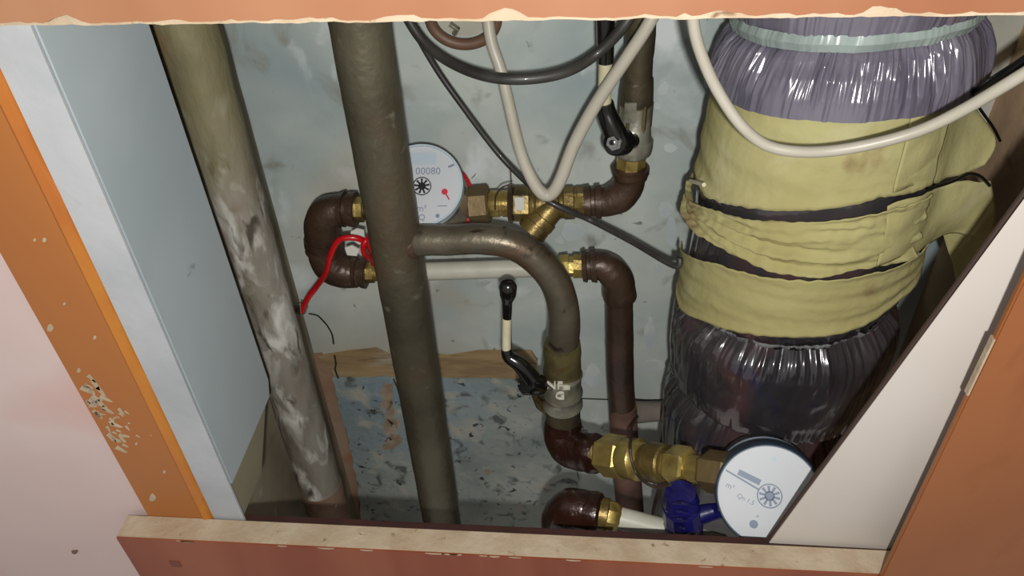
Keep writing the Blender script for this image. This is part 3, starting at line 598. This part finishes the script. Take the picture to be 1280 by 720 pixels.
# ------------------------------------------------------------------ wrapped duct
DX, DY = .153, .172
def Rb(z): return interp(z, [.85, .95, 1.0, 1.08, 1.15, 1.22, 1.40], [.0765, .0775, .076, .0765, .0735, .0700, .0685])
def cyl(px, py, off=0.):
    r = ray(px, py); R_ = .08
    for _ in range(6):
        a_ = r.x**2 + r.y**2; ox, oy = CAM.x - DX, CAM.y - DY; b_ = 2*(ox*r.x + oy*r.y); c_ = ox*ox + oy*oy - R_*R_
        D_ = max(b_*b_ - 4*a_*c_, 0); t_ = (-b_ - math.sqrt(D_))/(2*a_); p = CAM + r*t_; R_ = Rb(p.z) + off
    return math.atan2(p.x - DX, -(p.y - DY)), p.z
def ring(pxs):                                           # tilted ring: z = a + b cos + c sin, least squares
    rows_ = [cyl(*p) for p in pxs]
    import numpy as np
    Am = np.array([[1, math.cos(f), math.sin(f)] for f, _ in rows_] + [[0, .3, 0], [0, 0, .3]]); bv = np.array([z for _, z in rows_] + [0, 0])
    s_ = np.linalg.lstsq(Am, bv, rcond=None)[0]; return lambda f: s_[0] + s_[1]*math.cos(f) + s_[2]*math.sin(f)
def const(z): return lambda f: z
rA = ring([(915,46),(965,58),(1060,67),(1160,60),(1208,46)])
rC = ring([(865,404),(915,427),(1000,452),(1060,446),(1100,420)])
rD = ring([(846,487),(880,522),(950,556),(1010,560),(1050,553)])
duct = thing('wrapped_duct', 'thick insulated duct bulging in shiny film and bound with yellow cloth, right side', 'insulated pipe', (DX, DY, .40))
NS = 900
def band(z_lo, z_hi, prof, name, mtl, ruf=(0, 0), rfreq=95, seed=0, **kw):
    # prof: (t, radial offset, ruffle weight)
    m = 44; rows_ = []
    for i in range(m + 1):
        t_ = i/m; r_ = []
        off = interp(t_, [p[0] for p in prof], [p[1] for p in prof]); rf = interp(t_, [p[0] for p in prof], [p[2] for p in prof])
        for k in range(NS + 1):
            f = -math.pi + math.tau*(k % NS)/NS; z = z_lo(f) + (z_hi(f) - z_lo(f))*t_
            cx_, sy_ = math.cos(f), math.sin(f)
            amp = .5 + 1.2*noise.noise(Vector((cx_*4, sy_*4, seed + 9)))
            fr = ruf[1] or 60; sk = z*5*noise.noise(Vector((cx_*2, sy_*2, seed)))
            ru = noise.noise(Vector((cx_*fr*.5 + sk, sy_*fr*.5, z*30 + seed)))*1.3 + .6*noise.noise(Vector((cx_*fr*1.1 + sk, sy_*fr*1.1, z*55 + seed)))
            big = .0022*noise.noise(Vector((cx_*3.2, sy_*3.2, z*22 + seed))) + .0007*noise.noise(Vector((cx_*9, sy_*9, z*70 + seed)))
            Rr = Rb(z) + off + rf*ru*.0026*max(.3, amp + .3) + big
            r_.append((DX + Rr*sy_*1.0, DY - Rr*cx_, z))
        rows_.append(r_)
    return G().grid(rows_).build(name, mtl, duct, sharp=180, **kw)
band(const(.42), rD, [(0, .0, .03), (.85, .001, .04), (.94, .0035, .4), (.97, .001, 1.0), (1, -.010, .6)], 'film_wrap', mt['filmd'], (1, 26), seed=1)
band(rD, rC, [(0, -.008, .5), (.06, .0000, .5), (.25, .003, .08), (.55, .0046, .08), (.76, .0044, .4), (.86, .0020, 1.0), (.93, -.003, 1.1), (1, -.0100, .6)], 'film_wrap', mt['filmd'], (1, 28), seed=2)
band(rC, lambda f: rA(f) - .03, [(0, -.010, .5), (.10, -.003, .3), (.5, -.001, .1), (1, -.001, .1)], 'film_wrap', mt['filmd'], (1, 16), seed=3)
band(lambda f: rA(f) - .034, rA, [(0, .0078, .3), (.3, .0064, .7), (.6, .0030, 1.0), (.85, -.0012, 1.1), (1, -.0058, .6)], 'film_wrap', mt['film'], (1, 46), seed=4, label='shiny grey ruffled film collar')
band(lambda f: rA(f) - .0005, lambda f: rA(f) + .0085, [(0, -.0035, .2), (.5, -.0016, .05), (1, -.003, .1)], 'tape_band', mt['tape'], seed=5, label='pale clear tape band')
band(lambda f: rA(f) + .008, const(1.41), [(0, -.003, .4), (.15, .0015, .4), (.5, .002, .15), (1, .001, .1)], 'film_wrap', mt['film'], (1, 30), seed=6)
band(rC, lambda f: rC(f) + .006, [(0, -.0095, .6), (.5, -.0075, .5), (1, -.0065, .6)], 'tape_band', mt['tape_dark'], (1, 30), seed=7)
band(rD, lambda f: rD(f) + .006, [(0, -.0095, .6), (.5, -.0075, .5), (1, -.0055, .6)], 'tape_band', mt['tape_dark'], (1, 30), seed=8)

def cloth(top, bot, name, ext_l=.7, ext_r=.7, off=.0028, seed=0, fold=.0012, lab=None, sag=0):
    T = sorted(cyl(x, y, off) for x, y in top); Bm = sorted(cyl(x, y, off) for x, y in bot)
    f0 = min(T[0][0], Bm[0][0]) - ext_l; f1 = max(T[-1][0], Bm[-1][0]) + ext_r; rows_ = []; nn_ = 150; m = 26
    tx, tz = [a for a, _ in T], [b for _, b in T]; bx, bz = [a for a, _ in Bm], [b for _, b in Bm]
    for i in range(m + 1):
        t_ = i/m; r_ = []
        for k in range(nn_ + 1):
            f = f0 + (f1 - f0)*k/nn_
            zt_, zb_ = interp(f, tx, tz), interp(f, bx, bz)
            zt_ += .0012*noise.noise(Vector((f*14, seed, 0))); zb_ += .0012*noise.noise(Vector((f*14, seed, 8)))
            z = zb_ + (zt_ - zb_)*t_
            wr = fold*(noise.noise(Vector((f*1.4, (t_*6 + f*1.0), seed)))*1.8 + .6*noise.noise(Vector((f*3, t_*14 + f*3, seed))) + .22*noise.noise(Vector((f*15, t_*8, seed))))
            lift = .0018*(1 - min(1, 8*t_*(1-t_) + .2))
            R_ = Rb(z) + off + wr + lift + sag*math.sin(math.pi*t_)
            r_.append((DX + R_*math.sin(f), DY - R_*math.cos(f), z))
        rows_.append(r_)
    o = G().grid(rows_, .0007).build(name, mt['cloth'], duct, sharp=180)
    if lab: o['label'] = lab
    return o
cloth([(892,92),(965,120),(1050,131),(1150,126),(1195,114)], [(886,246),(950,260),(1025,260),(1100,246),(1165,229)], 'cloth_wrap', ext_l=.05, ext_r=.0, seed=1, fold=.0007, lab='upper broad yellow cloth wrap')
cloth([(866,250),(900,266),(965,277),(1040,275),(1115,259),(1165,241)], [(862,272),(900,308),(950,332),(1025,342),(1095,333),(1140,318)], 'cloth_wrap', ext_l=.5, ext_r=.0, seed=2, off=.0045, fold=.0030, lab='creased middle yellow cloth strip')
cloth([(852,309),(900,329),(945,343),(1000,350),(1090,340),(1135,325)], [(851,384),(880,400),(950,418),(1020,420),(1080,404),(1125,372)], 'cloth_wrap', ext_l=.10, seed=3, fold=.0008, lab='lower yellow cloth wrap')
def flap(poly_rows, seed, lab=None):
    rows_ = []
    R0 = [cr([tuple(P(*p)) for p in r], 6) for r in poly_rows]
    m = len(R0[0]); cols = []
    for j in range(m): cols.append(cr([R0[i][j] for i in range(len(R0))], 6))
    rows_ = [[Vector(cols[j][i]) + Vector((0, .003*noise.noise(Vector(cols[j][i])*60 + Vector((seed,0,0))), .0012*noise.noise(Vector(cols[j][i])*110))) for j in range(m)] for i in range(len(cols[0]))]
    o = G().grid(rows_, .0007).build('cloth_flap', mt['cloth'], duct, sharp=180)
    if lab: o['label'] = lab
def sy(x, y, off=.0045):
    f, z = cyl(x, y, off); return (x, y, DY - (Rb(z) + off)*math.cos(f))
flap([[sy(1140,134,.003),sy(1168,128,.003),(1200,126,.138),(1218,136,.150),(1226,150,.150)], [sy(1130,180,.003),sy(1165,178,.003),(1200,176,.136),(1232,170,.145),(1244,176,.146)], [sy(1115,240,.003),sy(1150,231,.003),(1180,225,.124),(1210,216,.134),(1230,207,.138)]], 1, 'loose yellow flap sticking out right')
flap([[sy(1110,259,.0045),sy(1140,248,.0045),(1175,235,.124),(1205,226,.132),(1236,226,.14)], [sy(1105,296,.0045),sy(1140,285,.0045),(1175,270,.126),(1210,268,.134),(1245,262,.14)], [sy(1095,332,.0045),sy(1130,321,.0045),(1155,307,.128),(1188,292,.136),(1243,300,.14)]], 2, 'wrinkled loose yellow flap')
flap([[(1176,286,.150),(1210,272,.148),(1244,266,.146)], [(1190,330,.150),(1215,326,.148),(1240,306,.146)], [(1198,362,.150),(1212,352,.148),(1228,337,.146)]], 3, 'hanging end of yellow cloth')
tag(G().tube([P(863,226,.150), P(880,231,.118)], .0013, 8).build('cloth_thread', mt['lever']), 'short cream stub poking out left of the yellow cloth', 'thread')

# ------------------------------------------------------------------ cables
def mk(name, pts, r, mtl, label, cat='cable', n=16, sub=10, flat=None):
    return tag(G().tube(cable(pts, sub), r, n).build(name, mtl), label, cat)
wpt = cable([(604,-60,.21),(612,40,.19),(628,95,.18),(648,180,.17),(662,218,.165),(676,240,.162),(688,243,.162),(700,226,.162),(718,180,.165),(745,130,.165),(785,70,.165),(812,28,.165),(840,-30,.17)], 12)
tag(G().tube(wpt, [px_r(p, interp(i, [0, 40, 60, 144], [7.5, 7.5, 8, 8.5])) for i, p in enumerate(wpt)], 20).build('white_cable', mt['white']), 'white cable hanging in a V in front of the upper strainer', 'cable')
mk('dark_cable', [(480,-40,.21),(515,32,.20),(545,66,.19),(590,90,.170),(640,99,.160),(700,92,.165),(745,68,.18),(785,25,.18),(810,-30,.19)], .0035, mt['darkcable'], 'thick dark grey cable sagging in an arc at the top')
mk('grey_black_cable', [(500,-20,.24),(517,34,.235),(545,85,.235),(580,135,.23),(620,188,.225),(648,218,.215),(672,240,.200),(690,254,.192),(712,264,.192),(740,276,.20),(790,302,.17),(843,332,.140),(850,322,.14)], .0023, mt['darkcable'], 'dark cable slanting from the top past the strainer to the duct')
mk('right_white_cable', [(862,-40,.07),(867,30,.07),(878,72,.068),(898,115,.066),(925,155,.062),(955,180,.06),(990,189,.058),(1035,189,.058),(1090,180,.056),(1150,163,.052),(1210,134,.046),(1290,86,.036),(1400,20,.03)], .0028, mt['white'], 'white cable sweeping across the top of the wrapped duct')
mk('right_black_cable', [(1196,130,.155),(1215,118,.12),(1245,98,.10),(1290,68,.09),(1380,0,.09)], .0022, mt['blackcable'], 'black cable above the sweeping white cable at far right')
mk('thin_black_wire', [(1222,132,.15),(1232,146,.16),(1242,160,.18),(1250,176,.2)], .0009, mt['blackcable'], 'thin black wire beside the upper yellow flap', 'wire', 8)
mk('cloth_edge_shade', [(1160,236,.108),(1178,231,.112),(1195,225,.12),(1212,217,.128),(1226,221,.132),(1237,232,.137)], .0010, mt['blackcable'], 'thin black line painted as shadow along the gap between the two yellow flaps', 'wire', 8)  # black tube draws the shadow of the cloth edge
# red seal wire
rp = [(377,390,.20),(384,374,.2),(396,358,.2),(408,340,.192),(413,320,.188),(422,302,.188),(434,297,.188),(450,299,.190),(460,306,.195),(466,318,.20),(467,330,.205)]
tag(G().tube(cable(rp, 8), .0024, 12).build('red_seal_cable', mt['red']), 'red plastic seal cable looping over the brown elbows', 'seal')
rp = [(462,296,.20),(458,300,.19),(454,308,.188),(456,318,.19),(464,325,.20)]
tag(G().tube(cable(rp, 8), .0022, 12).build('red_seal_loop', mt['red']), 'short red loop at the left edge of the central riser', 'seal')
t = thing('seal_tag', 'small crumpled grey white tag beside the brown return elbows', 'tag', P(445, 310, .20))
for q in ([(438,290),(446,286),(455,288),(456,300),(449,306),(440,300)], [(431,310),(440,307),(449,312),(446,320),(434,319)]):
    G().prism([P(x, y, .200 + .002*(i % 2)) for i, (x, y) in enumerate(q)], (0, .0012, 0)).build('tag_leaf', mt['paper'], t)
t = thing('metal_seal_plug', 'small brass seal plug on the wall at the end of the red cable', 'seal', P(373, 390, .235))
G().lathe(P(370,386,.26), P(378,388,.200), [(0, .004), (.9, .0042), (1, .002)], 12).build('plug', mt['brass_dark'], t)
G().tube([P(375,380,.198), P(376,394,.198)], .0009, 8).build('wire_end', mt['chrome'], t)
# brown sleeve at top of wall
a = P(580, 22, .298); b = P(580, 22, .262)
t = thing('wall_sleeve', 'brown ring sleeve with white inside, at the top edge of the wall', 'pipe sleeve', a)
c_ = P(579, 22, .27); rx_ = px_r(c_, 42)
pts_ = [c_ + Vector((math.cos(k*math.tau/48)*rx_, 0, math.sin(k*math.tau/48)*rx_*.82)) for k in range(49)]
G().tube(pts_, px_r(c_, 7.5), 14, cap=False).build('ring', mt['sleeve'], t)
cc_ = P(579, 20, .285)
gp = []
for k in range(40): gp.append(cc_ + Vector((math.cos(k*math.tau/40)*rx_*.84, 0, math.sin(k*math.tau/40)*rx_*.66)))
G().prism(gp, (0, .012, 0)).build('white_plug', mt['whitepipe'], t, bevel=.001, label='white plug inside the ring')
G().tube([P(563,30,.278), P(572,36,.276), P(568,42,.28)], .0022, 8).build('metal_clip', mt['nickel'], t)
for o in bpy.data.objects:
    if '_w' in o.keys(): del o['_w']
